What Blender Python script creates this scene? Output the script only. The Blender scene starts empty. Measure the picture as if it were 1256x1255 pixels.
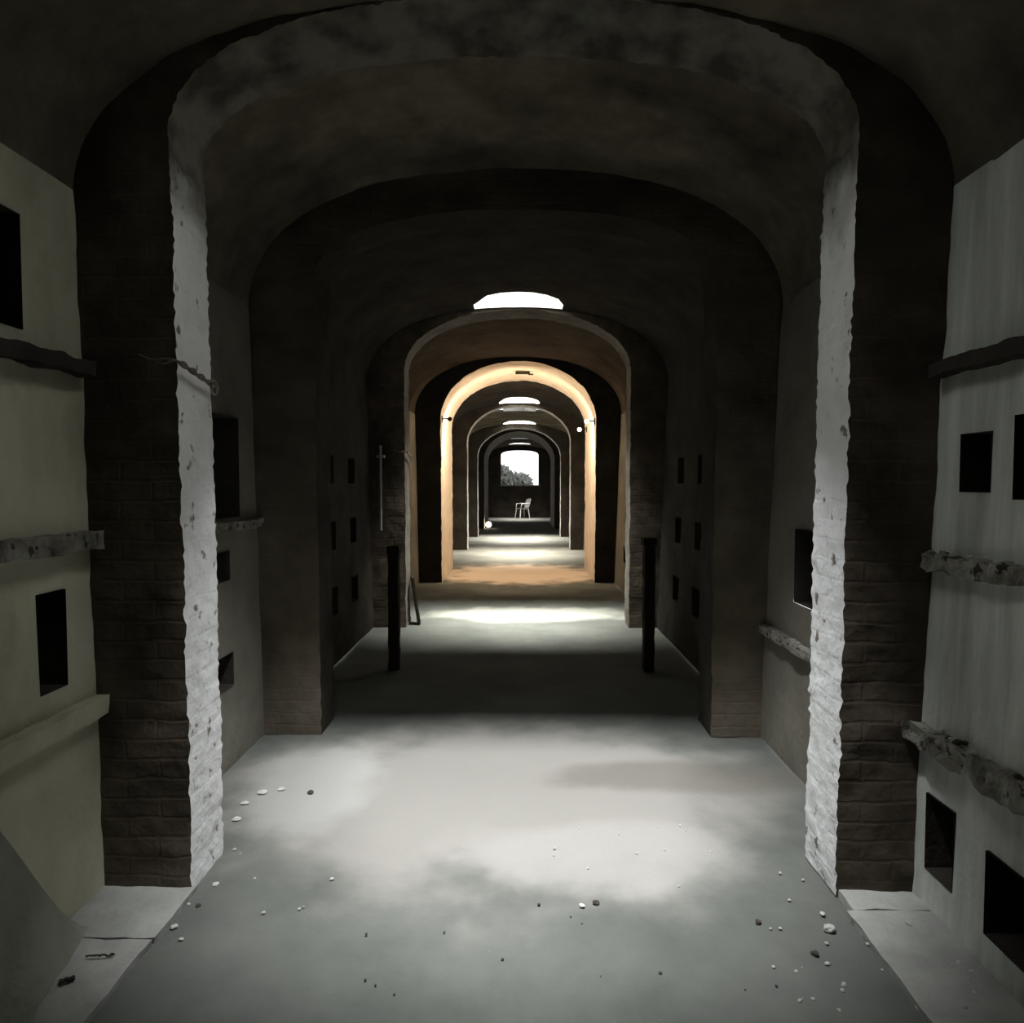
import bpy, bmesh, math, random
from mathutils import Vector, noise, Matrix
random.seed(7)
PI = math.pi
C = bpy.context.scene.collection

# ------------------------------------------------------------------ camera
F = 850.0; CAMZ = 1.55
cd = bpy.data.cameras.new('camera'); cam = bpy.data.objects.new('camera', cd); C.objects.link(cam)
cam.location = (0.02, 0, CAMZ)
cam.rotation_euler = (PI/2 - 34.5/F, 0, 10.0/F)
cd.sensor_width = 36; cd.lens = 36*F/1256; cd.clip_start = 0.02; cd.clip_end = 400
bpy.context.scene.camera = cam
sc = bpy.context.scene
sc.view_settings.view_transform = 'Standard'; sc.view_settings.look = 'None'
sc.view_settings.gamma = 1; sc.view_settings.exposure = 0.22
sc.view_settings.use_curve_mapping = False
# ------------------------------------------------------------------ overcast sky
w = bpy.data.worlds.new('sky'); sc.world = w; w.use_nodes = True
nt = w.node_tree; bg = nt.nodes['Background']
bg.inputs[0].default_value = (0.86, 0.85, 0.88, 1); bg.inputs[1].default_value = 1.6

# the daylight that falls down each light shaft (overcast sky above the shaft mouth)
def daylight(name, x, y, z, sx, sy, watts, col, tilt=0.0, roll=0.0, spread=180):
    l = bpy.data.lights.new(name, 'AREA'); l.shape = 'RECTANGLE'; l.size = sx; l.size_y = sy
    l.energy = watts; l.color = col; l.spread = math.radians(spread)
    o = bpy.data.objects.new(name, l); C.objects.link(o); o.location = (x, y, z)
    o.rotation_euler = (tilt, roll, 0)
    return o
SHAFT = 1.55                      # depth of the light shafts
HW = 0.46                         # half width of the shafts
# (y near, y far, crown height, watts, colour, forward tilt)
SHAFTS = [
    (1.78, 2.545, 3.302, 350, (0.94, 0.97, 0.98), 0.28),
    (6.78, 7.36, 3.40, 360, (0.97, 0.97, 0.90), 0.28),
    (14.95, 16.05, 3.40, 480, (1.0, 0.90, 0.76), -0.2),
    (19.0, 19.95, 3.26, 520, (1.0, 0.92, 0.82), -0.15),
    (29.4, 30.3, 3.26, 250, (1.0, 0.95, 0.88), 0.0),
]
for i, (ya, yb, zc, wt, col, tl) in enumerate(SHAFTS):
    if i == 0:      # first shaft's lamp is cut to a narrow strip to sharpen its forward edge
        daylight('daylight', 0, 1.76, zc+SHAFT-0.06, 0.6, 0.28, wt, col, 0.30, 0, 145)
    else:
        daylight('daylight', 0, (ya+yb)/2-tl, zc+SHAFT-0.06, 2*HW-0.06, yb-ya-0.06, wt, col, math.atan2(tl, SHAFT), 0, 75 if i in (2, 3) else 90)
WARM = (1.0, 0.76, 0.52)

# ------------------------------------------------------------------ materials
def mat(name, cols, scale=3.0, rough=0.95, bump=0.3, bscale=25, stretch=(1,1,1), spots=None, brick=None, detail=8, bdist=0.02):
    """cols: list of (pos, rgb) of a ramp driven by layered noise"""
    m = bpy.data.materials.new(name); m.use_nodes = True
    n = m.node_tree.nodes; l = m.node_tree.links; b = n['Principled BSDF']
    b.inputs['Roughness'].default_value = rough
    b.inputs['Specular IOR Level'].default_value = 0.15
    tc = n.new('ShaderNodeTexCoord'); mp = n.new('ShaderNodeMapping'); mp.inputs['Scale'].default_value = stretch
    l.new(tc.outputs['Object'], mp.inputs[0])
    nz = n.new('ShaderNodeTexNoise'); nz.inputs['Scale'].default_value = scale; nz.inputs['Detail'].default_value = detail
    nz.inputs['Roughness'].default_value = 0.62
    l.new(mp.outputs[0], nz.inputs['Vector'])
    rp = n.new('ShaderNodeValToRGB'); l.new(nz.outputs['Fac'], rp.inputs[0])
    el = rp.color_ramp.elements
    while len(el) < len(cols): el.new(0.5)
    for e, (p, c) in zip(el, cols): e.position = p; e.color = (*c, 1)
    col = rp.outputs[0]
    hgt = None
    nb = n.new('ShaderNodeTexNoise'); nb.inputs['Scale'].default_value = bscale; nb.inputs['Detail'].default_value = 6
    l.new(tc.outputs['Object'], nb.inputs['Vector']); hgt = nb.outputs['Fac']
    if brick:
        # bricks laid on the x/z plane ('xz') or on the y/z plane ('yz')
        plane, mort, amt = brick
        sp = n.new('ShaderNodeSeparateXYZ'); cb = n.new('ShaderNodeCombineXYZ'); l.new(tc.outputs['Object'], sp.inputs[0])
        l.new(sp.outputs['X' if plane == 'xz' else 'Y'], cb.inputs[0]); l.new(sp.outputs['Z'], cb.inputs[1])
        ds = n.new('ShaderNodeTexNoise'); ds.inputs['Scale'].default_value = 6
        l.new(tc.outputs['Object'], ds.inputs['Vector'])
        va = n.new('ShaderNodeMixRGB'); va.blend_type = 'ADD'; va.inputs[0].default_value = 0.03
        l.new(cb.outputs[0], va.inputs[1]); l.new(ds.outputs['Color'], va.inputs[2])
        bt = n.new('ShaderNodeTexBrick'); l.new(va.outputs[0], bt.inputs['Vector'])
        bt.inputs['Scale'].default_value = 1.0; bt.inputs['Brick Width'].default_value = 0.24; bt.inputs['Row Height'].default_value = 0.075
        bt.inputs['Mortar Size'].default_value = 0.008; bt.inputs['Mortar Smooth'].default_value = 0.6
        bt.inputs['Color1'].default_value = (1, 1, 1, 1); bt.inputs['Color2'].default_value = (0.55, 0.5, 0.48, 1)
        bt.inputs['Mortar'].default_value = (*mort, 1)
        mx = n.new('ShaderNodeMixRGB'); mx.blend_type = 'MULTIPLY'; mx.inputs[0].default_value = amt
        l.new(col, mx.inputs[1]); l.new(bt.outputs['Color'], mx.inputs[2]); col = mx.outputs[0]
        ad = n.new('ShaderNodeMath'); ad.operation = 'SUBTRACT'; l.new(hgt, ad.inputs[0])
        ml = n.new('ShaderNodeMath'); ml.operation = 'MULTIPLY'; ml.inputs[1].default_value = 0.6*amt
        l.new(bt.outputs['Fac'], ml.inputs[0]); l.new(ml.outputs[0], ad.inputs[1]); hgt = ad.outputs[0]
    if spots:
        sc_, thr, c2 = spots
        ns = n.new('ShaderNodeTexNoise'); ns.inputs['Scale'].default_value = sc_; ns.inputs['Detail'].default_value = 5
        l.new(mp.outputs[0], ns.inputs['Vector'])
        r2 = n.new('ShaderNodeValToRGB'); r2.color_ramp.elements[0].position = thr; r2.color_ramp.elements[1].position = thr+0.06
        l.new(ns.outputs['Fac'], r2.inputs[0])
        mx = n.new('ShaderNodeMixRGB'); l.new(r2.outputs[0], mx.inputs[0]); l.new(col, mx.inputs[1])
        mx.inputs[2].default_value = (*c2, 1); col = mx.outputs[0]
    l.new(col, b.inputs['Base Color'])
    bp = n.new('ShaderNodeBump'); bp.inputs['Strength'].default_value = bump; bp.inputs['Distance'].default_value = bdist
    l.new(hgt, bp.inputs['Height']); l.new(bp.outputs[0], b.inputs['Normal'])
    m['out'] = 0
    return m

def flat(name, col, rough=0.6, metal=0.0):
    return mat(name, [(0.3, tuple(c*0.8 for c in col)), (0.7, col)], scale=14, rough=rough, bump=0.15, bscale=60)

M = {}
M['brick'] = mat('dark brick', [(0.30, (0.05, 0.041, 0.03)), (0.52, (0.099, 0.08, 0.061)), (0.75, (0.186, 0.15, 0.119))],
                 scale=3.2, bump=0.4, bscale=14, brick=('xz', (0.9, 0.85, 0.8), 0.22), spots=(9, 0.66, (0.11, 0.10, 0.085)), bdist=0.02)
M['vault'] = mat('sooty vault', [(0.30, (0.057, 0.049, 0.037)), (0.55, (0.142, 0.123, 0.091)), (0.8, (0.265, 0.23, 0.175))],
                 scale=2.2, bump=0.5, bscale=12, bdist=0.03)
M['white'] = mat('whitewash', [(0.25, (0.50, 0.49, 0.47)), (0.5, (0.70, 0.69, 0.67)), (0.75, (0.78, 0.78, 0.76))],
                 scale=5, bump=0.6, bscale=18, brick=('yz', (0.85, 0.83, 0.8), 0.35), spots=(11, 0.68, (0.14, 0.12, 0.10)), bdist=0.03)
M['shaft'] = mat('dark shaft plaster', [(0.3, (0.18, 0.18, 0.173)), (0.7, (0.27, 0.27, 0.255))], scale=4)  # colour kept dark to cut the light spilling out of the shafts
def jamb_mat():
    # whitewash turning to mottled brown plaster above the springing, darkened to paint the soffit's shade
    m = mat('whitewashed jamb', [(0.25, (0.64, 0.64, 0.63)), (0.5, (0.80, 0.80, 0.80)), (0.75, (0.85, 0.85, 0.86))],
            scale=5, bump=0.45, bscale=16, brick=('yz', (0.85, 0.83, 0.8), 0.07), spots=(15, 0.63, (0.20, 0.18, 0.155)), bdist=0.025)
    n = m.node_tree.nodes; l = m.node_tree.links; b = n['Principled BSDF']
    src = b.inputs['Base Color'].links[0].from_socket
    tc = n.new('ShaderNodeTexCoord'); sp = n.new('ShaderNodeSeparateXYZ'); l.new(tc.outputs['Object'], sp.inputs[0])
    nz = n.new('ShaderNodeTexNoise'); nz.inputs['Scale'].default_value = 6; nz.inputs['Detail'].default_value = 6
    l.new(tc.outputs['Object'], nz.inputs['Vector'])
    rp = n.new('ShaderNodeValToRGB'); l.new(nz.outputs['Fac'], rp.inputs[0])
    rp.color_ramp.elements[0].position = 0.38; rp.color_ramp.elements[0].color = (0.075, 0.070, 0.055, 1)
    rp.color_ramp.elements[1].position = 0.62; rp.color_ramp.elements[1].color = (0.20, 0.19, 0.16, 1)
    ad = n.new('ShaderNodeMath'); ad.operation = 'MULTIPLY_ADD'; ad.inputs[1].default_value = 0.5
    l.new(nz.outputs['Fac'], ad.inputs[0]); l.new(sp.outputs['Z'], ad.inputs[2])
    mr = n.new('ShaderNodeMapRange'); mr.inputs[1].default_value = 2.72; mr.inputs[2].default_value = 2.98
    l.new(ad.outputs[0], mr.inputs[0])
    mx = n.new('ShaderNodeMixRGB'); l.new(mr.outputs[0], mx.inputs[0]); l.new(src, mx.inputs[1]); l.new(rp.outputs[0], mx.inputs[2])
    l.new(mx.outputs[0], b.inputs['Base Color']); return m
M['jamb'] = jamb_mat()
M['cream'] = mat('cream limewash', [(0.25, (0.52, 0.46, 0.38)), (0.5, (0.70, 0.62, 0.52)), (0.75, (0.76, 0.69, 0.60))],
                 scale=4, bump=0.3, bscale=14, spots=(7, 0.70, (0.35, 0.22, 0.14)))
M['dim'] = mat('grey brown limewash', [(0.25, (0.10, 0.09, 0.075)), (0.5, (0.17, 0.155, 0.135)), (0.75, (0.26, 0.24, 0.21))],
               scale=4, bump=0.5, bscale=14)  # greyer limewash for the third arch
M['vault_d'] = mat('dark brown vault', [(0.30, (0.035, 0.028, 0.021)), (0.55, (0.07, 0.055, 0.042)), (0.8, (0.11, 0.088, 0.068))], scale=2.2, bump=0.4, bscale=12)  # darker brown for the vault before the warm arch
M['dark'] = mat('shade dark plaster', [(0.3, (0.022, 0.019, 0.016)), (0.7, (0.06, 0.052, 0.044))], scale=3, bump=0.6, bscale=16)  # near-black puts shade into the colour of the unlit bay and recesses
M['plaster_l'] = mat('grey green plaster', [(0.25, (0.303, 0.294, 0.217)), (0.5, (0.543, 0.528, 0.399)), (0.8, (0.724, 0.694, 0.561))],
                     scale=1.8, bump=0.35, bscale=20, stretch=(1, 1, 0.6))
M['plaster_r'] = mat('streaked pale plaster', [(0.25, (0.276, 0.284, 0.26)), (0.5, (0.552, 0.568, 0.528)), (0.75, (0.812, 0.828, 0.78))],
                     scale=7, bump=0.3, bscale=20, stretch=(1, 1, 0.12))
M['plaster_d'] = mat('darker plaster', [(0.25, (0.109, 0.104, 0.083)), (0.5, (0.181, 0.171, 0.139)), (0.8, (0.254, 0.235, 0.194))],
                     scale=1.8, bump=0.35, bscale=20)  # darker plaster for the walls past the first arch
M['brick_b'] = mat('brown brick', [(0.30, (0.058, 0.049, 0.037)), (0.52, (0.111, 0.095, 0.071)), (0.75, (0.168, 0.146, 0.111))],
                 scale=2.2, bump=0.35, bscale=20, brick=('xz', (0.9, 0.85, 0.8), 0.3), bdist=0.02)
M['ledge'] = mat('crumbling ledge', [(0.3, (0.07, 0.065, 0.055)), (0.5, (0.22, 0.21, 0.18)), (0.75, (0.42, 0.41, 0.37))],
                 scale=9, bump=0.9, bscale=35, spots=(28, 0.58, (0.05, 0.046, 0.038)))
M['slab'] = mat('pale slab', [(0.3, (0.24, 0.246, 0.228)), (0.55, (0.36, 0.36, 0.336)), (0.8, (0.504, 0.504, 0.468))],
                scale=3, bump=0.5, bscale=25, spots=(40, 0.72, (0.55, 0.55, 0.52)))
M['stone'] = mat('pale rubble', [(0.3, (0.34, 0.33, 0.31)), (0.7, (0.68, 0.67, 0.63))], scale=12, bump=0.5, bscale=40)
M['stone_dark'] = mat('dark rubble', [(0.3, (0.03, 0.025, 0.02)), (0.7, (0.09, 0.08, 0.065))], scale=12, bump=0.5, bscale=40)
M['wood'] = mat('blackened wood', [(0.3, (0.010, 0.008, 0.006)), (0.7, (0.035, 0.028, 0.02))], scale=8, bump=0.5, stretch=(1, 1, 0.1))
M['rust'] = mat('rusty wire', [(0.3, (0.10, 0.08, 0.06)), (0.7, (0.30, 0.26, 0.22))], scale=30, bump=0.4, rough=0.7)
M['pipe'] = flat('grey pipe', (0.45, 0.44, 0.42), 0.5)
M['plastic'] = mat('white plastic', [(0.3, (0.72, 0.72, 0.70)), (0.7, (0.82, 0.82, 0.80))], scale=6, rough=0.45, bump=0.05)
M['leaf'] = mat('grey green foliage', [(0.3, (0.12, 0.13, 0.11)), (0.7, (0.26, 0.27, 0.25))], scale=6, bump=0.2)  # greyed and lightened to paint in the outdoor haze
M['earth'] = mat('dusty earth', [(0.3, (0.09, 0.085, 0.07)), (0.7, (0.17, 0.16, 0.135))], scale=4, bump=0.8)
M['mound'] = mat('fine grey dust', [(0.3, (0.221, 0.23, 0.192)), (0.7, (0.323, 0.332, 0.28))], scale=5, bump=0.35, bscale=45)
M['bark'] = mat('bark', [(0.3, (0.03, 0.025, 0.02)), (0.7, (0.07, 0.06, 0.05))], scale=20, bump=0.6)

def emis(name, col, s):
    m = bpy.data.materials.new(name); m.use_nodes = True; n = m.node_tree.nodes
    b = n['Principled BSDF']; b.inputs['Base Color'].default_value = (*col, 1)
    b.inputs['Emission Color'].default_value = (*col, 1); b.inputs['Emission Strength'].default_value = s
    return m
M['bulb'] = emis('lit bulb', (1.0, 0.86, 0.68), 6.0)

# floor: concrete with painted pools of light, a darker oval and limewash debris
def floor_mat():
    m = mat('dusty concrete', [(0.28, (0.082, 0.087, 0.078)), (0.5, (0.112, 0.117, 0.106)), (0.75, (0.15, 0.152, 0.138))],
            scale=1.6, bump=0.35, bscale=55, spots=(90, 0.74, (0.36, 0.36, 0.33)), bdist=0.01)
    n = m.node_tree.nodes; l = m.node_tree.links; b = n['Principled BSDF']
    src = b.inputs['Base Color'].links[0].from_socket
    tc = n.new('ShaderNodeTexCoord')
    def patch(cx, cy, rx, ry, colr, amt, src):
        mp = n.new('ShaderNodeMapping'); mp.vector_type = 'POINT'
        mp.inputs['Location'].default_value = (-cx/rx, -cy/ry, 0); mp.inputs['Scale'].default_value = (1/rx, 1/ry, 0)
        nz = n.new('ShaderNodeTexNoise'); nz.inputs['Scale'].default_value = 2.5; nz.inputs['Detail'].default_value = 5
        l.new(tc.outputs['Object'], nz.inputs['Vector'])
        l.new(tc.outputs['Object'], mp.inputs[0])
        ln = n.new('ShaderNodeVectorMath'); ln.operation = 'LENGTH'; l.new(mp.outputs[0], ln.inputs[0])
        ad = n.new('ShaderNodeMath'); ad.operation = 'ADD'; l.new(ln.outputs['Value'], ad.inputs[0]); l.new(nz.outputs['Fac'], ad.inputs[1])
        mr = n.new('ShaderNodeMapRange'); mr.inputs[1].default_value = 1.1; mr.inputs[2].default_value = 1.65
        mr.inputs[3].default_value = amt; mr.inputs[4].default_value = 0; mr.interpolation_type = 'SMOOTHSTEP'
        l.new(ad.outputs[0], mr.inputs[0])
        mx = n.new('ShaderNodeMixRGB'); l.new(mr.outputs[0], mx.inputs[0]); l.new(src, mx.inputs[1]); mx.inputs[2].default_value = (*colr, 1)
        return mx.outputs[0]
    src = patch(-0.1, 3.45, 1.5, 1.0, (0.29, 0.272, 0.25), 0.75, src)      # pool of skylight past the first arch, painted into the floor colour
    src = patch(0.35, 2.85, 0.7, 0.3, (0.33, 0.315, 0.295), 0.5, src)  # brightest part of that painted light pool
    src = patch(0.85, 3.62, 0.75, 0.22, (0.15, 0.138, 0.118), 0.75, src)      # darker oval patch
    src = patch(0.2, 8.2, 1.4, 0.5, (0.40, 0.40, 0.36), 0.7, src)  # painted pool of light past the third arch
    src = patch(0.0, 11.9, 1.6, 1.4, (0.62, 0.52, 0.42), 0.9, src)  # lamp glow on the warm arch's floor, helped by pale paint
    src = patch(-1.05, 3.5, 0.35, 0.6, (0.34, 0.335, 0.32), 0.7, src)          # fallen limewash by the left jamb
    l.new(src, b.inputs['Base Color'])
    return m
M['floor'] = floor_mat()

# ------------------------------------------------------------------ helpers
def obj(name, bm, m, parent=None, smooth=False):
    me = bpy.data.meshes.new(name); bmesh.ops.recalc_face_normals(bm, faces=bm.faces); bm.to_mesh(me); bm.free()
    me.materials.append(m)
    if smooth:
        for p in me.polygons: p.use_smooth = True
    o = bpy.data.objects.new(name, me); C.objects.link(o)
    if parent: o.parent = parent
    return o
def struct(name, bm, m, smooth=False, label=None):
    o = obj(name, bm, m, None, smooth); o['kind'] = 'structure'
    if label: o['label'] = label
    return o
def tag(o, label, cat, group=None):
    o['label'] = label; o['category'] = cat
    if group: o['group'] = group
    return o
def thing(name, label, cat, loc=(0, 0, 0), rotz=0, group=None):
    o = bpy.data.objects.new(name, None); C.objects.link(o); o.location = loc; o.rotation_euler = (0, 0, rotz)
    o.empty_display_size = 0.1
    return tag(o, label, cat, group)
def dup(root, loc, rotz, label=None):
    r = root.copy(); C.objects.link(r); r.location = loc; r.rotation_euler = (0, 0, rotz)
    if label: r['label'] = label
    for ch in list(root.children):
        c = ch.copy(); C.objects.link(c); c.parent = r
    return r
def nv(x, y, z, s=1.0, seed=0.0):
    return noise.noise(Vector((x*s+seed, y*s-seed*0.7, z*s+seed*1.3)))
def add_grid(bm, pts):
    vs = [[bm.verts.new(p) for p in row] for row in pts]
    for i in range(len(vs)-1):
        for j in range(len(vs[0])-1):
            bm.faces.new((vs[i][j], vs[i+1][j], vs[i+1][j+1], vs[i][j+1]))
    return vs
def add_box(bm, x0, x1, y0, y1, z0, z1):
    v = [bm.verts.new(p) for p in ((x0,y0,z0),(x1,y0,z0),(x1,y1,z0),(x0,y1,z0),(x0,y0,z1),(x1,y0,z1),(x1,y1,z1),(x0,y1,z1))]
    for f in ((0,3,2,1),(4,5,6,7),(0,1,5,4),(1,2,6,5),(2,3,7,6),(3,0,4,7)): bm.faces.new([v[i] for i in f])
def add_tube(bm, pts, r, seg=8):
    pts = [Vector(p) for p in pts]; rings = []
    for i, p in enumerate(pts):
        d = (pts[min(i+1, len(pts)-1)] - pts[max(i-1, 0)]).normalized()
        a = d.orthogonal().normalized() if not rings else (pa - d*pa.dot(d)).normalized()
        pa = a; b = d.cross(a); rr = r[i] if isinstance(r, (list, tuple)) else r
        rings.append([bm.verts.new(p + a*math.cos(k*2*PI/seg)*rr + b*math.sin(k*2*PI/seg)*rr) for k in range(seg)])
    for i in range(len(rings)-1):
        for k in range(seg):
            bm.faces.new((rings[i][k], rings[i][(k+1) % seg], rings[i+1][(k+1) % seg], rings[i+1][k]))
    bm.faces.new(rings[0][::-1]); bm.faces.new(rings[-1])
def rough_box(bm, x0, x1, y0, y1, z0, z1, step, amp, s=9, seed=0.0):
    """a box cut into small faces and worn by noise"""
    t = bmesh.new(); add_box(t, x0, x1, y0, y1, z0, z1)
    def cut(axis, a, b):
        n = int((b-a)/step)
        for i in range(1, n):
            co = [0, 0, 0]; co[axis] = a+(b-a)*i/n; no = [0, 0, 0]; no[axis] = 1
            bmesh.ops.bisect_plane(t, geom=t.verts[:]+t.edges[:]+t.faces[:], plane_co=co, plane_no=no)
    cut(0, x0, x1); cut(1, y0, y1); cut(2, z0, z1)
    for v in t.verts:
        p = v.co.copy(); d = noise.noise_vector(p*s + Vector((seed, seed, seed))) + 0.5*noise.noise_vector(p*s*3)
        v.co = p + Vector((d.x*amp, d.y*amp*0.6, d.z*amp))
    me = bpy.data.meshes.new('tmp'); t.to_mesh(me); t.free(); bm.from_mesh(me); bpy.data.meshes.remove(me)

# ------------------------------------------------------------------ the passage
CX = -0.01                        # centre line of the passage
A_ = 1.215                        # half width of the openings
SL, SR = -1.56, 1.49              # side walls of the bays
FL, FR = 0.02, 0.035              # they lean outwards a little
def profile(a, zs, zc, n, m, z0=0.0, dz=0.03):
    """points of an opening outline from the left foot over the crown to the right foot"""
    pts = []
    k = max(2, int((zs-z0)/dz))
    for i in range(k): pts.append((-a, z0+(zs-z0)*i/k))
    for i in range(m+1):
        th = PI - PI*i/m
        c, s = math.cos(th), math.sin(th)
        pts.append((a*math.copysign(abs(c)**(2/n), c), zs+(zc-zs)*abs(s)**(2/n)))
    for i in range(k): pts.append((a, zs-(zs-z0)*(i+1)/k))
    return pts
# arches: y front, y back, spring, crown front, crown back, exponent, face material, reveal material, edge wear, fineness
ARCHES = [
    (2.56, 2.84, 2.80, 3.297, 3.25, 2.35, 'brick', 'jamb', 0.011, 0.02),
    (4.20, 4.50, 2.76, 3.18, 3.18, 2.3, 'brick_b', 'dark', 0.008, 0.04),  # near-black reveal carries its shade in the colour
    (7.40, 7.70, 2.74, 3.38, 3.36, 2.1, 'brick', 'dim', 0.010, 0.04),
    (10.80, 12.60, 2.54, 3.44, 3.40, 2.0, 'dark', 'cream', 0.010, 0.06),
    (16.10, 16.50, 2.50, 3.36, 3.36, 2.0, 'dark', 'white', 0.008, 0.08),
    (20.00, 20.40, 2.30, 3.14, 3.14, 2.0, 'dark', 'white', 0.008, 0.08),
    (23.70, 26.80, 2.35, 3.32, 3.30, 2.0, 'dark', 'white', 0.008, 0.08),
]
ALAB = [
    'first and largest archway, dark brick piers with bright whitewashed inner jambs',
    'second archway, entirely dark brick, standing in deep shadow behind the white-jambed arch',
    'third archway with dim limewashed edge, right below the large crescent skylight',
    'fourth archway, thick and glowing in warm cream limewash',
    'thin dim archway just beyond the warm glowing one',
    'narrow-edged grey archway around the farthest bright arch',
    'farthest bright pale archway, framing the end window and white chair',
]
def wear(x, z, y, amp, seed):
    d = nv(x, y*0.3, z, 11, seed)*amp*0.5 + nv(x, y*0.5, z, 38, seed)*amp*0.9 + nv(x, 0, z, 3, seed)*amp*0.8
    return d
def outer(px, pz, zc):
    """matching point on the outer boundary of the cross wall"""
    X0, X1, ZT = SL-0.02-CX, SR+0.02-CX, 3.75
    return X0, X1, ZT
def arch(i, y0, y1, zs, zc0, zc1, n, fm, rm, amp, dz):
    root = thing('archway', ALAB[i], 'archway', (CX, (y0+y1)/2, 0))
    m = max(24, int(3.2/dz)); yc = (y0+y1)/2; AW = A_ if i == 0 else 1.198
    pf = profile(AW, zs, zc0, n, m, 0, dz); pb = profile(AW, zs, zc1, n, m, 0, dz)
    def worn(p, y, edge):
        x, z = p; r = wear(x, z, y, amp*(1.0 if edge else 0.5), i*3.1)
        x *= 1+(0.009 if i == 0 else 0.002)*min(z, zs)
        nx, nz = (x/A_, 0) if z < zs else (x/A_, (z-zs)/0.5)
        l = math.hypot(nx, nz) or 1
        return (x+nx/l*r, z+nz/l*r)
    L, R, T = SL-0.07-CX, SR+0.11-CX, 3.66
    def face(y, prof, edge_y):
        bm = bmesh.new(); rows = []
        K = max(3, int(0.35/max(dz, 0.03)))
        for (x, z) in prof:
            wx, wz = worn((x, z), edge_y, True)
            if z < zs-1e-6: ox, oz = (L if x < 0 else R), z
            else:
                t = x/A_; ang = (z-zs)/(max(zc0, zc1)-zs)
                # walk round the outer rectangle
                ox, oz = None, None
                th = math.atan2((z-zs)*1.3, x)
                cx_, sx_ = math.cos(th), math.sin(th)
                s1 = (R if cx_ > 0 else -L)/abs(cx_) if abs(cx_) > 1e-6 else 1e9
                s2 = (T-zs)/sx_ if sx_ > 1e-6 else 1e9
                s = min(s1, s2); ox, oz = cx_*s, zs+sx_*s
            row = []
            for k in range(K+1):
                f = k/K; X, Z = wx+(ox-wx)*f, wz+(oz-wz)*f
                Y = y-yc + (nv(X, y, Z, 5, i)*0.012 + nv(X, y, Z, 16, i)*0.006)*(1 if 0 < k else 0)*(dz < 0.05)
                row.append((X, Y, Z))
            rows.append(row)
        return rows
    fr = face(y0, pf, y0); bk = face(y1, pb, y1); bm = bmesh.new()
    add_grid(bm, [a+b[::-1] for a, b in zip(fr, bk)])
    obj('brick_wall', bm, M[fm], root, smooth=True)
    bm = bmesh.new(); rows = []; K = max(4, min(24, int((y1-y0)/max(dz, 0.02))))
    for a, b in zip(pf, pb):
        row = []
        for k in range(K+1):
            f = k/K; y = y0+(y1-y0)*f
            p = (a[0]*(1-f)+b[0]*f, a[1]*(1-f)+b[1]*f)
            q = worn(p, y, k in (0, K)) ; row.append((q[0], y-yc, q[1]))
        rows.append(row)
    add_grid(bm, rows); obj('jamb_lining', bm, M[rm], root, smooth=True)
    return root
for i, a in enumerate(ARCHES): arch(i, *a)

# bays between the arches: vault with a shaft opening where there is one
BAYS = [(-2.2, 2.56), (2.84, 4.20), (4.50, 7.40), (7.70, 10.80), (12.60, 16.10), (16.50, 20.0), (20.40, 23.70), (26.80, 31.6)]
def bay_vault(bm, y0, y1, shaft, crown, spring=2.58, near=False):
    ex = 0.0
    xs = [-1.0+i*0.04 for i in range(51)]
    XA, XB = SL-FL*spring-0.005, SR+FR*spring+0.005
    half = (XB-XA)/2; mid = (XA+XB)/2
    us = sorted(set([round(-PI/2+PI*i/44, 4) for i in range(45)]))
    cols = [(mid+half*math.copysign(abs(math.sin(u))**(2/2.3), math.sin(u)), spring+(crown-spring)*abs(math.cos(u))**(2/2.3)) for u in us]
    def zat(x):
        t = min(1, abs((x-mid)/half)); return spring+(crown-spring)*(1-t**2.3)**(1/2.3)
    if shaft:
        cols = [c for c in cols if abs(abs(c[0])-HW) > 0.03]
        cols += [(-HW, zat(-HW)), (HW, zat(HW))]; cols.sort()
    ys = [y0]; stp = 0.12 if near else 0.4
    brk = [y0] + ([shaft[0], shaft[1]] if shaft else []) + [y1]
    ys = []
    for a, b in zip(brk, brk[1:]):
        n = max(1, int((b-a)/stp)); ys += [a+(b-a)*k/n for k in range(n)]
    ys.append(y1)
    V = {}
    def warp(x, y):
        if not shaft: return y
        q = min(1, abs(x)/HW); e = 0.72*(shaft[1]-shaft[0])*(1-math.sqrt(max(0, 1-q*q)))
        if abs(x) > HW: e *= max(0, 1-(abs(x)-HW)/0.35)
        if y <= shaft[0]: return y + e*max(0, 1-(shaft[0]-y)/0.5)
        if y < shaft[1]: return y + e*(shaft[1]-y)/(shaft[1]-shaft[0])
        return y
    def vert(i, j):
        if (i, j) not in V:
            x, z = cols[i]; y = warp(x, ys[j])
            d = 0 if (shaft and abs(x) <= HW+1e-6) or j in (0, len(ys)-1) else (nv(x, y, z, 3)*0.03+nv(x, y, z, 9)*0.012)
            V[(i, j)] = bm.verts.new((x-(x-mid)*d*0.3 if 0 < i < len(cols)-1 else x, y, z+d))
        return V[(i, j)]
    for i in range(len(cols)-1):
        for j in range(len(ys)-1):
            ym = (ys[j]+ys[j+1])/2; xm = (cols[i][0]+cols[i+1][0])/2
            if shaft and shaft[0] < ym < shaft[1] and abs(xm) < HW: continue
            bm.faces.new((vert(i, j), vert(i+1, j), vert(i+1, j+1), vert(i, j+1)))
    return cols, zat, warp
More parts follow.
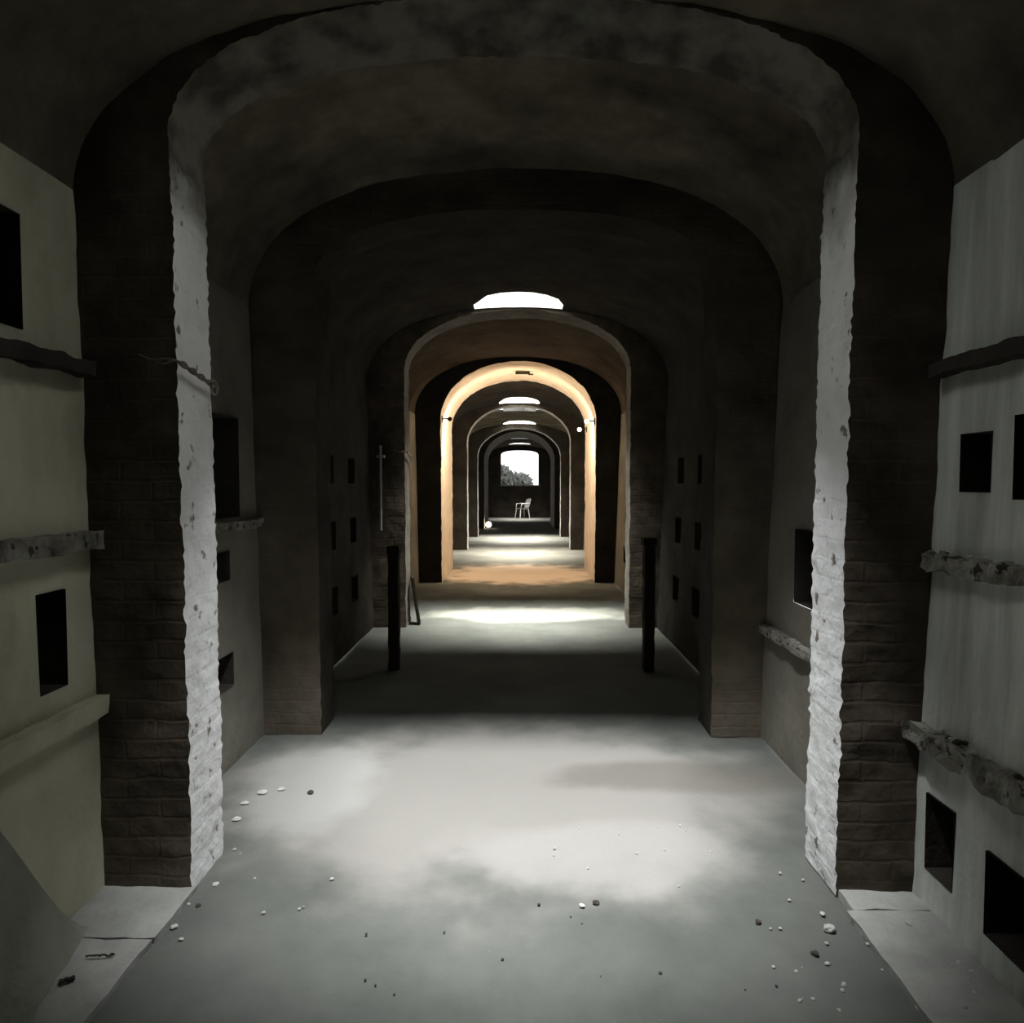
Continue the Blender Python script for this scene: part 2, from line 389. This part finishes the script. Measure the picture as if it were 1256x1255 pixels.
for bi, (y0, y1) in enumerate(BAYS):
    s = None
    for sh in SHAFTS:
        if y0 <= sh[0] < y1: s = sh
    y0 -= 0.04; y1 += 0.04
    crown = s[2] if s else {1: 3.42, 3: 3.5, 6: 3.36}.get(bi, 3.4)
    vb = bmesh.new()
    cols, zat, warp = bay_vault(vb, y0, y1, s, crown, near=(bi < 2))
    struct('ceiling', vb, M['dark' if bi in (2, 4) else 'vault_d' if bi == 3 else 'vault'], smooth=True)  # vault before the third arch has its shade in the near-black colour
    if s:                                         # plastered walls of the light shaft, kept dark against spill
        bm = bmesh.new(); top = crown+SHAFT
        ins = [c for c in cols if abs(c[0]) <= HW+1e-6]
        for yy in (s[0], s[1]):
            for (a, b) in zip(ins, ins[1:]):
                ya_, yb_ = warp(a[0], yy), warp(b[0], yy)
                v = [bm.verts.new(p) for p in ((a[0], ya_, a[1]), (b[0], yb_, b[1]), (b[0], yb_-s[5], top), (a[0], ya_-s[5], top))]; bm.faces.new(v)
        for xx in (-HW, HW):
            v = [bm.verts.new(p) for p in ((xx, warp(xx, s[0]), zat(xx)), (xx, s[1], zat(xx)), (xx, s[1]-s[5], top), (xx, warp(xx, s[0])-s[5], top))]; bm.faces.new(v)
        struct('skylight_shaft', bm, M['shaft'])

# side walls: plastered, with square cell openings (the shape of the recesses is real depth)
def wall(name, X, side, m, holes, y0=-2.2, y1=31.6, label=None):
    holes = [h for h in holes if y0 < h[0] < y1]
    bm = bmesh.new(); H = 2.62
    ys = {y0, y1}; zs = {0.0, H}
    for h in holes: ys |= {h[0], h[1]}; zs |= {h[2], h[3]}
    ys = sorted(ys); zs = sorted(zs)
    def dens(v, stp, lim):
        o = []
        for a, b in zip(v, v[1:]):
            n = max(1, int((b-a)/(stp if a < lim else stp*4))); o += [a+(b-a)*k/n for k in range(n)]
        return o+[v[-1]]
    ys = dens(ys, 0.08, 4.3); zs = dens(zs, 0.16, 99)
    def inside(y, z):
        return any(h[0] < y < h[1] and h[2] < z < h[3] for h in holes)
    V = {}
    def vt(j, k):
        if (j, k) not in V:
            y, z = ys[j], zs[k]
            V[(j, k)] = bm.verts.new((X + side*((FL if side < 0 else FR)*z + nv(0, y, z, 2.3)*0.008 + nv(1, y, z, 8)*0.003), y, z))
        return V[(j, k)]
    for j in range(len(ys)-1):
        for k in range(len(zs)-1):
            if not inside((ys[j]+ys[j+1])/2, (zs[k]+zs[k+1])/2):
                bm.faces.new((vt(j, k), vt(j+1, k), vt(j+1, k+1), vt(j, k+1)))
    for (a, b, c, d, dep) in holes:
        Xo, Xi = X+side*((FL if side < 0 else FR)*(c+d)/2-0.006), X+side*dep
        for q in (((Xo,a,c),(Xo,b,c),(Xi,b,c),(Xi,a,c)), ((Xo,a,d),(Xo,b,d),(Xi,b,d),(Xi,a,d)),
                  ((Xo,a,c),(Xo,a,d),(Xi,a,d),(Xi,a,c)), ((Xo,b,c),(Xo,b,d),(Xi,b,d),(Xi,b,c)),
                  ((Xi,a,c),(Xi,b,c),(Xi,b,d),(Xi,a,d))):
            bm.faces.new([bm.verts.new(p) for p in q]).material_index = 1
    o = struct(name, bm, m); o.data.materials.append(M['dark']); return o  # recess insides coloured near-black as their shade
HL = [(2.26, 2.40, 0.84, 1.18, 0.9), (2.06, 2.26, 2.05, 2.42, 0.5), (1.2, 1.6, 0.86, 1.19, 0.9),
      (3.50, 3.78, 1.02, 1.18, 0.9), (3.50, 3.78, 0.44, 0.62, 0.9), (3.30, 3.95, 1.36, 1.92, 0.35)]
HR = [(2.265, 2.42, 1.52, 1.72, 0.9), (1.95, 2.16, 1.50, 1.76, 0.9), (2.33, 2.49, 0.15, 0.43, 0.9), (1.95, 2.165, 0.12, 0.39, 0.9),
      (3.45, 3.8, 0.9, 1.3, 0.5)]
for (a, b) in BAYS[2:]:
    yy = a+0.5
    while yy < b-0.5:
        for z in (0.42, 0.98, 1.55): HL.append((yy, yy+0.22, z, z+0.24, 0.5)); HR.append((yy, yy+0.22, z, z+0.24, 0.5))
        yy += 0.75
for (a, b, ml, mr) in ((-2.2, 2.70, 'plaster_l', 'plaster_r'), (2.70, 4.35, 'plaster_d', 'plaster_d'), (4.35, 7.55, 'dark', 'dark'), (7.55, 31.6, 'plaster_d', 'plaster_d')):  # walls before the third arch get their shade as near-black plaster
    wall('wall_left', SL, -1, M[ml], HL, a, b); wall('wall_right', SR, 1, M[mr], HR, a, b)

# floor
bm = bmesh.new(); ys = []
y = -2.2
while y < 31.6: ys.append(y); y += 0.05 if y < 5 else 0.25
ys.append(31.6)
xs = [-1.62+i*0.06 for i in range(54)]+[1.62]
add_grid(bm, [[(x, y, nv(x, y, 0, 1.2)*0.010 + nv(x, y, 3, 5)*0.003 - 0.004) for x in xs] for y in ys])
struct('floor', bm, M['floor'], smooth=True)
# back wall behind the camera
bm = bmesh.new(); add_box(bm, -1.7, 1.7, -2.4, -2.2, -0.1, 3.7); struct('wall_back', bm, M['vault'])
# end wall with its window opening
ye = 31.6
def end_wall():
    bm = bmesh.new()
    add_box(bm, -1.7, 1.7, ye, ye+0.35, -0.1, 1.42)
    pr = profile(0.86, 2.85, 3.06, 2.4, 20, 1.42, 0.1)
    for yy in (ye, ye+0.35):
        rows = []
        for (x, z) in pr:
            if z < 2.85-1e-6: ox, oz = math.copysign(1.7, x), z
            else:
                th = math.atan2((z-2.85)*3, x); c, s = math.cos(th), math.sin(th)
                k = min(1.7/abs(c) if abs(c) > 1e-6 else 1e9, 0.85/s if s > 1e-6 else 1e9); ox, oz = c*k, 2.85+s*k
            rows.append([(x, yy, z), (ox, yy, oz)])
        add_grid(bm, rows)
    add_grid(bm, [[(x, ye, z), (x, ye+0.35, z)] for (x, z) in pr])
    return bm
struct('wall_end', end_wall(), M['dark'])
bm = bmesh.new(); add_box(bm, -0.95, 0.95, ye-0.05, ye+0.38, 1.42, 1.47); struct('window_1', bm, M['ledge'])

# raised slabs along the side walls
def kerb(n, side, y0, y1, seed):
    bm = bmesh.new(); X = SL if side < 0 else SR
    xa, xb = (X-0.04, -1.21) if side < 0 else (1.19, X+0.04)
    y = y0
    k = 0
    while y < y1-0.05:
        L = min(0.55+0.4*random.random(), y1-y)
        h = 0.014+0.008*random.random()
        e = 0.03*random.random()
        if side < 0: rough_box(bm, xa, xb-e, y+0.004, y+L-0.004, -0.03, h, 0.035, 0.006, seed=seed+k)
        else: rough_box(bm, xa+e, xb, y+0.004, y+L-0.004, -0.03, h, 0.035, 0.006, seed=seed+k)
        y += L; k += 1
    o = struct('trim_%d' % n, bm, M['slab']); return o
kerb(1, -1, 1.0, 2.58, 0.0); kerb(2, 1, 1.0, 2.58, 5.0)

# ------------------------------------------------------------------ ledges on the side walls
def ledge(label, side, y0, y1, z, out, h, amp, m='ledge', seed=0.0, sag=0.0):
    X = SL if side < 0 else SR; bm = bmesh.new()
    X += side*z*(FL if side < 0 else FR)
    x0, x1 = (X-0.02, X+out) if side < 0 else (X-out, X+0.02)
    rough_box(bm, x0, x1, y0, y1, z-h, z, 0.025, amp, s=11, seed=seed)
    for v in bm.verts: v.co.z += sag*(y1-v.co.y)
    tag(obj('stone_ledge', bm, M[m]), label, 'ledge', 'ledges along the side walls')
ledge('dark sagging ledge high on the left wall under the arched recess', -1, 1.0, 2.54, 1.99, 0.07, 0.05, 0.012, seed=1, m='dark')
ledge('stubby grey ledge on the left wall above the tall slot opening', -1, 1.0, 2.55, 1.375, 0.06, 0.065, 0.009, seed=2)
ledge('pale plaster ledge low on the left wall below the tall slot opening', -1, 1.0, 2.55, 0.76, 0.055, 0.07, 0.007, 'plaster_l', seed=3)
ledge('dark ledge high on the right wall above the small square opening', 1, 1.0, 2.54, 1.985, 0.06, 0.05, 0.012, seed=4, m='dark')
ledge('broken ledge with rubble crumbs midway up the right wall', 1, 1.0, 2.55, 1.30, 0.045, 0.06, 0.024, seed=5)
ledge('heavily crumbled dark ledge low on the right wall above the lowest openings', 1, 1.0, 2.55, 0.68, 0.06, 0.075, 0.030, seed=6)
ledge('faint ledge midway up the left wall just past the first archway', -1, 2.86, 4.18, 1.34, 0.05, 0.05, 0.008, seed=7)
ledge('low ledge on the left wall just past the first archway', -1, 2.86, 3.45, 0.70, 0.05, 0.05, 0.008, seed=8, m='plaster_l')
ledge('shadowy ledge on the right wall just past the first archway', 1, 2.86, 4.18, 0.70, 0.05, 0.05, 0.010, seed=9)

# ------------------------------------------------------------------ objects
def fl(px, py):
    """floor point seen at a pixel of the photograph"""
    v = Vector(((px-628)/F, (627.5-py)/F, -1)); v.rotate(cam.rotation_euler)
    t = -CAMZ/v.z; return Vector((cam.location.x+v.x*t, v.y*t, 0))
def pebble(bm, r, squash=0.6, seed=0.0):
    bmesh.ops.create_icosphere(bm, subdivisions=2, radius=r)
    for v in bm.verts:
        d = 1+0.45*nv(v.co.x/r, v.co.y/r, v.co.z/r, 1.1, seed); v.co = v.co*d; v.co.z *= squash
def stone(px, py, r, m, label, name='stone', group=None, sq=0.6, cat='stone'):
    bm = bmesh.new(); pebble(bm, r, sq, random.random()*30)
    p = fl(px, py); z = 0.0
    if (abs(p.x) > 1.22 and 1.0 < p.y < 2.56): z = 0.018
    o = obj(name, bm, M[m]); o.location = (p.x, p.y, z+r*sq*0.55); o.rotation_euler = (0, 0, random.random()*6)
    return tag(o, label, cat, group)
stone(731, 1108, 0.012, 'stone_dark', 'dark stone with a pale top in the middle of the near floor')
stone(714, 1112, 0.010, 'stone', 'small pale chip lying left of the dark stone mid-floor')
stone(1018, 1141, 0.020, 'stone', 'largest pale stone on the floor at the foot of right pier')
stone(930, 1132, 0.011, 'stone_dark', 'lone dark pebble on the floor left of the largest pale stone')
stone(1009, 1122, 0.010, 'stone', 'pale chip on the floor just behind the largest pale stone')
stone(1000, 1171, 0.013, 'stone_dark', 'brownish dark clod on the floor in front of the largest pale stone')
stone(810, 1194, 0.006, 'stone_dark', 'tiny dark speck of grit in the near floor centre')
stone(265, 1086, 0.013, 'stone', 'bright pebble at the foot of left whitewashed jamb')
stone(243, 1112, 0.010, 'stone_dark', 'dark crumb at the front corner of left pier')
stone(214, 1138, 0.012, 'stone', 'longer white chip beside the left slab edge')
stone(222, 1153, 0.008, 'stone', 'small white chip in front of the longer one by the left slab')
stone(381, 973, 0.014, 'stone_dark', 'flat dark flake on the lit floor past the left jamb')
# small chips nobody can tell apart, by area
def chips(n, x0, x1, y0, y1, m, label, group, r0=0.003, r1=0.008):
    base = []
    for k in range(4):
        bm = bmesh.new(); pebble(bm, 1.0, 0.6, random.random()*30); o = obj('plaster_chip', bm, M[m]); base.append(o)
    for k in range(n):
        o = base[k] if k < 4 else base[k % 4].copy()
        if k >= 4: C.objects.link(o)
        p = fl(random.uniform(x0, x1), random.uniform(y0, y1)); r = random.uniform(r0, r1)
        z = 0.018 if (abs(p.x) > 1.22 and 1.0 < p.y < 2.56) else 0.0
        o.scale = (r, r*random.uniform(0.7, 1.3), r); o.location = (p.x, p.y, z+r*0.35); o.rotation_euler = (0, 0, random.random()*6)
        tag(o, label, 'chip', group)
chips(16, 945, 1045, 1060, 1250, 'stone', 'tiny pale plaster chip on the floor beside the right pier', 'pale chips by the right pier')
chips(14, 1060, 1210, 1125, 1245, 'stone', 'tiny pale plaster chip on the right-hand side slab', 'pale chips on the right slab', 0.004, 0.010)
chips(12, 560, 900, 1000, 1090, 'stone', 'tiny pale chip on the sunlit middle floor under the first arch', 'pale chips in the floor centre', 0.003, 0.006)
chips(10, 200, 420, 960, 1130, 'stone', 'tiny pale chip on the floor by the left jamb', 'pale chips by the left jamb', 0.003, 0.008)
chips(12, 440, 960, 1100, 1240, 'stone_dark', 'tiny dark grit on the near floor', 'dark grit on the near floor', 0.003, 0.006)

# flakes of fallen limewash past the left jamb
for k, (px, py, r) in enumerate(((300, 985, 0.018), (322, 972, 0.024), (345, 968, 0.017), (290, 1005, 0.02))):
    stone(px, py, r, 'stone', ['flat limewash flake nearest the left jamb', 'widest limewash flake on the lit floor past left jamb',
          'rightmost limewash flake past the left jamb', 'lowest limewash flake hugging the left jamb'][k],
          name='limewash_flake', sq=0.18, cat='flake', group='fallen limewash past the left jamb')

# crumbs lying on the two broken ledges of the right wall
cr = []
for k in range(26):
    if k < 3:
        bm = bmesh.new(); pebble(bm, 1.0, 0.7, k*7.0); o = obj('ledge_crumb', bm, M['stone' if k else 'stone_dark']); cr.append(o)
    else:
        o = cr[k % 3].copy(); C.objects.link(o)
    up = k % 2; y = random.uniform(1.85, 2.5); z = 1.30 if up else 0.68; r = random.uniform(0.006, 0.014)
    o.scale = (r, r*1.2, r); o.rotation_euler = (0, 0, random.random()*6); o.location = (SR+FR*z-random.uniform(0.012, 0.04), y, z+r*0.5)
    tag(o, 'tiny plaster crumb on the broken ledge midway up the right wall' if up else 'tiny plaster crumb on the crumbled lowest ledge of the right wall',
        'crumb', 'crumbs on the middle right ledge' if up else 'crumbs on the lowest right ledge')

# twigs on the left slab
def twig(px0, py0, px1, py1, label, r=0.006, hook=False):
    a, b = fl(px0, py0), fl(px1, py1); z = 0.026
    bm = bmesh.new(); n = 10; pts = []
    for k in range(n+1):
        p = a.lerp(b, k/n); pts.append((p.x+nv(k, px0, 0, 0.7)*0.012, p.y+nv(k, py0, 5, 0.7)*0.02, z+abs(nv(k, 3, px0, 0.5))*0.01))
    add_tube(bm, pts, [r*(0.6+0.9*abs(nv(k, 9, py0, 0.9))) for k in range(n+1)], 6)
    tag(obj('twig', bm, M['stone_dark']), label, 'twig')
twig(106, 1183, 141, 1181, 'thin dark twig lying across the left slab', 0.004)
twig(74, 1216, 94, 1209, 'short thick dark twig nearest the camera on the left slab', 0.007)

# dust mound slumped against the left wall
def mound():
    bm = bmesh.new(); rows = []
    for j in range(60):
        y = 0.8+1.56*j/59; row = []
        peak = min(0.95, 1.65*(2.36-y)); foot = 0.13+0.16*(2.36-y)
        for k in range(24):
            u = k/23
            z = peak*(1-u)**1.5 + nv(u*3, y, 0, 5)*0.012*(u > 0)
            row.append((SL-0.01+foot*u*(1 if peak > 0 else 0), y, max(0.012, z)))
        rows.append(row)
    add_grid(bm, rows)
    tag(obj('dust_mound', bm, M['mound'], smooth=True), 'smooth grey heap of dust slumped against the left wall in the near corner', 'mound')
mound()

# wire wrapped on the near left jamb
def wire(cx, y, z, s, label):
    """two twisted strands along the jamb with a loop at the far end and loose ends on the brick face"""
    bm = bmesh.new()
    for ph in (0, PI):
        pts = [(cx+0.03+0.006*math.cos(ph+k*0.6), y-0.03+0.27*s*k/20, z+0.02-0.045*k/20+0.007*math.sin(ph+k*0.6)) for k in range(21)]
        add_tube(bm, pts, 0.006, 6)
    pts = [(cx+0.035, y+0.235*s+0.03*math.cos(a*0.57), z-0.035+0.028*math.sin(a*0.57)) for a in range(12)]
    add_tube(bm, pts, 0.005, 6)
    for dz, ln in ((0.012, 0.15), (0.0, 0.09)):
        pts = [(cx+0.03-ln*s*t, y-0.03-0.008*math.sin(t*3), z+0.02+dz*t*2+0.006*math.sin(t*7)) for t in [k/10 for k in range(11)]]
        add_tube(bm, pts, [0.005-0.0025*k/10 for k in range(11)], 6)
    tag(obj('twisted_wire', bm, M['rust']), label, 'wire')
wire(CX-A_*1.018, 2.56, 1.97, 1.0, 'twisted rusty wire tied round the bright left jamb of the first archway')
wire(CX-1.20, 7.40, 1.86, 1.0, 'twisted wire on the left edge of the third archway')

# blackened posts standing between second and third archways
def post(px, py, h, wd, label):
    p = fl(px, py); t = thing('wooden_post', label, 'post', (p.x, p.y, 0), group='blackened posts before the third archway')
    bm = bmesh.new(); rough_box(bm, -wd/2, wd/2, -0.05, 0.05, -0.01, h, 0.03, 0.006, seed=px); obj('shaft', bm, M['wood'], t)
    bm = bmesh.new(); rough_box(bm, -wd*0.62, wd*0.62, -0.06, 0.06, h-0.01, h+0.05, 0.03, 0.006, seed=px+3); obj('cap', bm, M['wood'], t)
post(484, 820, 0.98, 0.085, 'blackened waist-high wooden post on the left before the third archway')
post(795, 822, 1.05, 0.085, 'blackened waist-high wooden post on the right before the third archway')

# plank leaning at the foot of the third archway, thin pipe on the dark wall
bm = bmesh.new(); rough_box(bm, -0.012, 0.012, -0.09, 0.09, 0, 0.52, 0.03, 0.003)
o = tag(obj('plank', bm, M['wood']), 'short dark plank leaning inside the left foot of the third archway', 'plank')
o.location = (-1.10, 7.60, 0.01); o.rotation_euler = (0, -0.14, 0.25)
bm = bmesh.new(); add_tube(bm, [(-1.46, 7.34, 1.05+0.09*k) for k in range(11)], 0.014, 8)
t = thing('wall_pipe', 'thin pale upright pipe on dark wall left of the third archway', 'pipe', (0, 0, 0))
obj('pipe', bm, M['pipe'], t)
bm = bmesh.new(); add_box(bm, -1.50, -1.42, 7.33, 7.40, 1.82, 1.85); obj('bracket', bm, M['pipe'], t)

# lamps: two bulkhead lamps on the right jamb of the warm arch, one globe lamp on the floor further on
def wall_lamp(x, y, z, side, watts, label, aim, cone, col=WARM, bulb='bulb'):
    """bulkhead lamp: back plate, bracket arm, bulb, and an aimed spot light standing clear of the bulb"""
    t = thing('wall_lamp', label, 'lamp', (x, y, z))
    bm = bmesh.new(); add_box(bm, -0.01, 0.01, -0.04, 0.04, -0.05, 0.05); obj('back_plate', bm, M['wood'], t)
    bm = bmesh.new(); add_tube(bm, [(0, 0, 0), (-side*0.07, 0, 0.01), (-side*0.12, 0, -0.005)], 0.010, 8); obj('arm', bm, M['wood'], t)
    bm = bmesh.new(); bmesh.ops.create_uvsphere(bm, u_segments=16, v_segments=10, radius=0.035)
    for v in bm.verts: v.co.x -= side*0.13
    obj('bulb', bm, M[bulb], t, True)
    l = bpy.data.lights.new('lamp_light', 'SPOT'); l.energy = watts; l.color = col; l.shadow_soft_size = 0.10
    l.spot_size = math.radians(cone); l.spot_blend = 0.25
    lo = bpy.data.objects.new('lamp_light', l); C.objects.link(lo); lo.parent = t; lo.location = (-side*0.30, 0.04, -0.01)  # unseen spot, added clear of the bulb to even out the glow
    lo.rotation_euler = Vector(aim).to_track_quat('-Z', 'Y').to_euler()
    return t
wall_lamp(CX+1.205, 12.30, 2.50, 1, 40, 'tiny glowing lamp at the far end of the warm archway, right side', (-1, 0.1, -0.3), 100)
wall_lamp(CX+1.205, 10.93, 2.52, 1, 90, 'glowing lamp at the right springing of the warm archway', (-0.55, 1, -0.6), 172)
wall_lamp(CX-1.205, 10.93, 2.56, -1, 90, 'small dark lamp at the left springing of the warm archway', (0.55, 1, -0.6), 172, bulb='wood')
bm = bmesh.new(); add_box(bm, -0.11, 0.13, -0.03, 0.03, -0.02, 0.02)
t = thing('ceiling_fixture', 'small dark fixture at the crown of the warm glowing archway', 'fixture', (0.05, 11.6, 3.385))
obj('casing', bm, M['wood'], t)
bm = bmesh.new(); add_box(bm, 0.10, 0.19, -0.02, 0.02, -0.035, -0.015); obj('arm', bm, M['wood'], t)

p = Vector((-1.07, 23.85, 0))
t = thing('globe_lamp', 'glowing white globe on the floor left of the farthest bright archway', 'lamp', (p.x, p.y, 0))
bm = bmesh.new(); bmesh.ops.create_uvsphere(bm, u_segments=20, v_segments=12, radius=0.10)
for v in bm.verts: v.co.z += 0.13
obj('globe', bm, M['bulb'], t, True)
bm = bmesh.new(); add_tube(bm, [(0, 0, 0), (0, 0, 0.04)], 0.06, 16); obj('base', bm, M['pipe'], t)
l = bpy.data.lights.new('lamp_light', 'POINT'); l.energy = 90; l.color = (1, 0.9, 0.78); l.shadow_soft_size = 0.1
lo = bpy.data.objects.new('lamp_light', l); C.objects.link(lo); lo.parent = t; lo.location = (0, 0, 0.13)

# white plastic garden chair at the far end
def chair():
    t = thing('plastic_chair', 'small white plastic chair standing alone below the end window', 'chair', (0.12, 31.0, 0), math.radians(-62))
    bm = bmesh.new(); rows = []
    for i in range(9):
        u = i/8; rows.append([(-0.22+0.44*v/8, -0.22+0.44*u, 0.43+0.02*math.cos(u*PI*0.9)-0.015*math.sin(PI*v/8)) for v in range(9)])
    g = add_grid(bm, rows); bmesh.ops.solidify(bm, geom=bm.faces[:], thickness=0.02); obj('seat', bm, M['plastic'], t, True)
    bm = bmesh.new(); rows = []
    for i in range(9):
        u = i/8; wv = 0.22+0.02*math.sin(u*PI)
        rows.append([(-wv+2*wv*v/8, 0.22+0.14*u-0.05*(math.sin(PI*v/8)-0.5)*-1, 0.44+0.44*u - 0.05*(abs(v-4)/4)**2*(u > 0.9)) for v in range(9)])
    add_grid(bm, rows); bmesh.ops.solidify(bm, geom=bm.faces[:], thickness=0.02); obj('backrest', bm, M['plastic'], t, True)
    for sx in (-1, 1):
        for sy in (-1, 1):
            bm = bmesh.new(); add_tube(bm, [(sx*0.20, sy*0.19, 0.42), (sx*0.24, sy*0.24, 0.0)], [0.026, 0.018], 8); obj('leg', bm, M['plastic'], t)
        bm = bmesh.new(); add_tube(bm, [(sx*0.235, 0.27, 0.64), (sx*0.26, 0.05, 0.65), (sx*0.255, -0.16, 0.64), (sx*0.225, -0.20, 0.43)], [0.02]*4, 8)
        obj('armrest', bm, M['plastic'], t, True)
chair()

# ------------------------------------------------------------------ outside the end window
bm = bmesh.new()
rows = [[(-40+80*i/30, ye+0.6+60*j/24, -0.1 - (j/24)*3.0 + nv(i, j, 0, 0.35)*0.8*(j/24)) for i in range(31)] for j in range(25)]
add_grid(bm, rows); struct('floor_outside', bm, M['earth'], smooth=True).name = 'hillside'
def tree(x, y, z0, h, rad, label, n, seed):
    random.seed(seed); t = thing('tree', label, 'tree', (x, y, z0))
    bm = bmesh.new(); add_tube(bm, [(0, 0, -0.4), (0.1, 0, h*0.35), (-0.05, 0.1, h*0.7)], [0.16, 0.12, 0.05], 8); obj('trunk', bm, M['bark'], t)
    bm = bmesh.new()
    for k in range(n):
        while True:
            q = Vector((random.uniform(-1, 1), random.uniform(-1, 1), random.uniform(-1, 1)))
            if q.length < 1: break
        c = Vector((q.x*rad, q.y*rad, h*0.68+q.z*h*0.36)); s = 0.10+0.12*random.random()
        a = Vector((random.gauss(0, 1), random.gauss(0, 1), random.gauss(0, 1))).normalized(); b = a.orthogonal().normalized()
        bm.faces.new([bm.verts.new(c+a*s), bm.verts.new(c+b*s*0.5), bm.verts.new(c-a*s), bm.verts.new(c-b*s*0.5)])
    obj('foliage', bm, M['leaf'], t)
tree(-1.35, 41, 0.2, 2.4, 1.0, 'rounded grey-green tree at left of the end window view', 1100, 3)
tree(-0.1, 44, 0.25, 1.9, 0.9, 'lower bushy tree right of the rounded one in the end window', 900, 4)
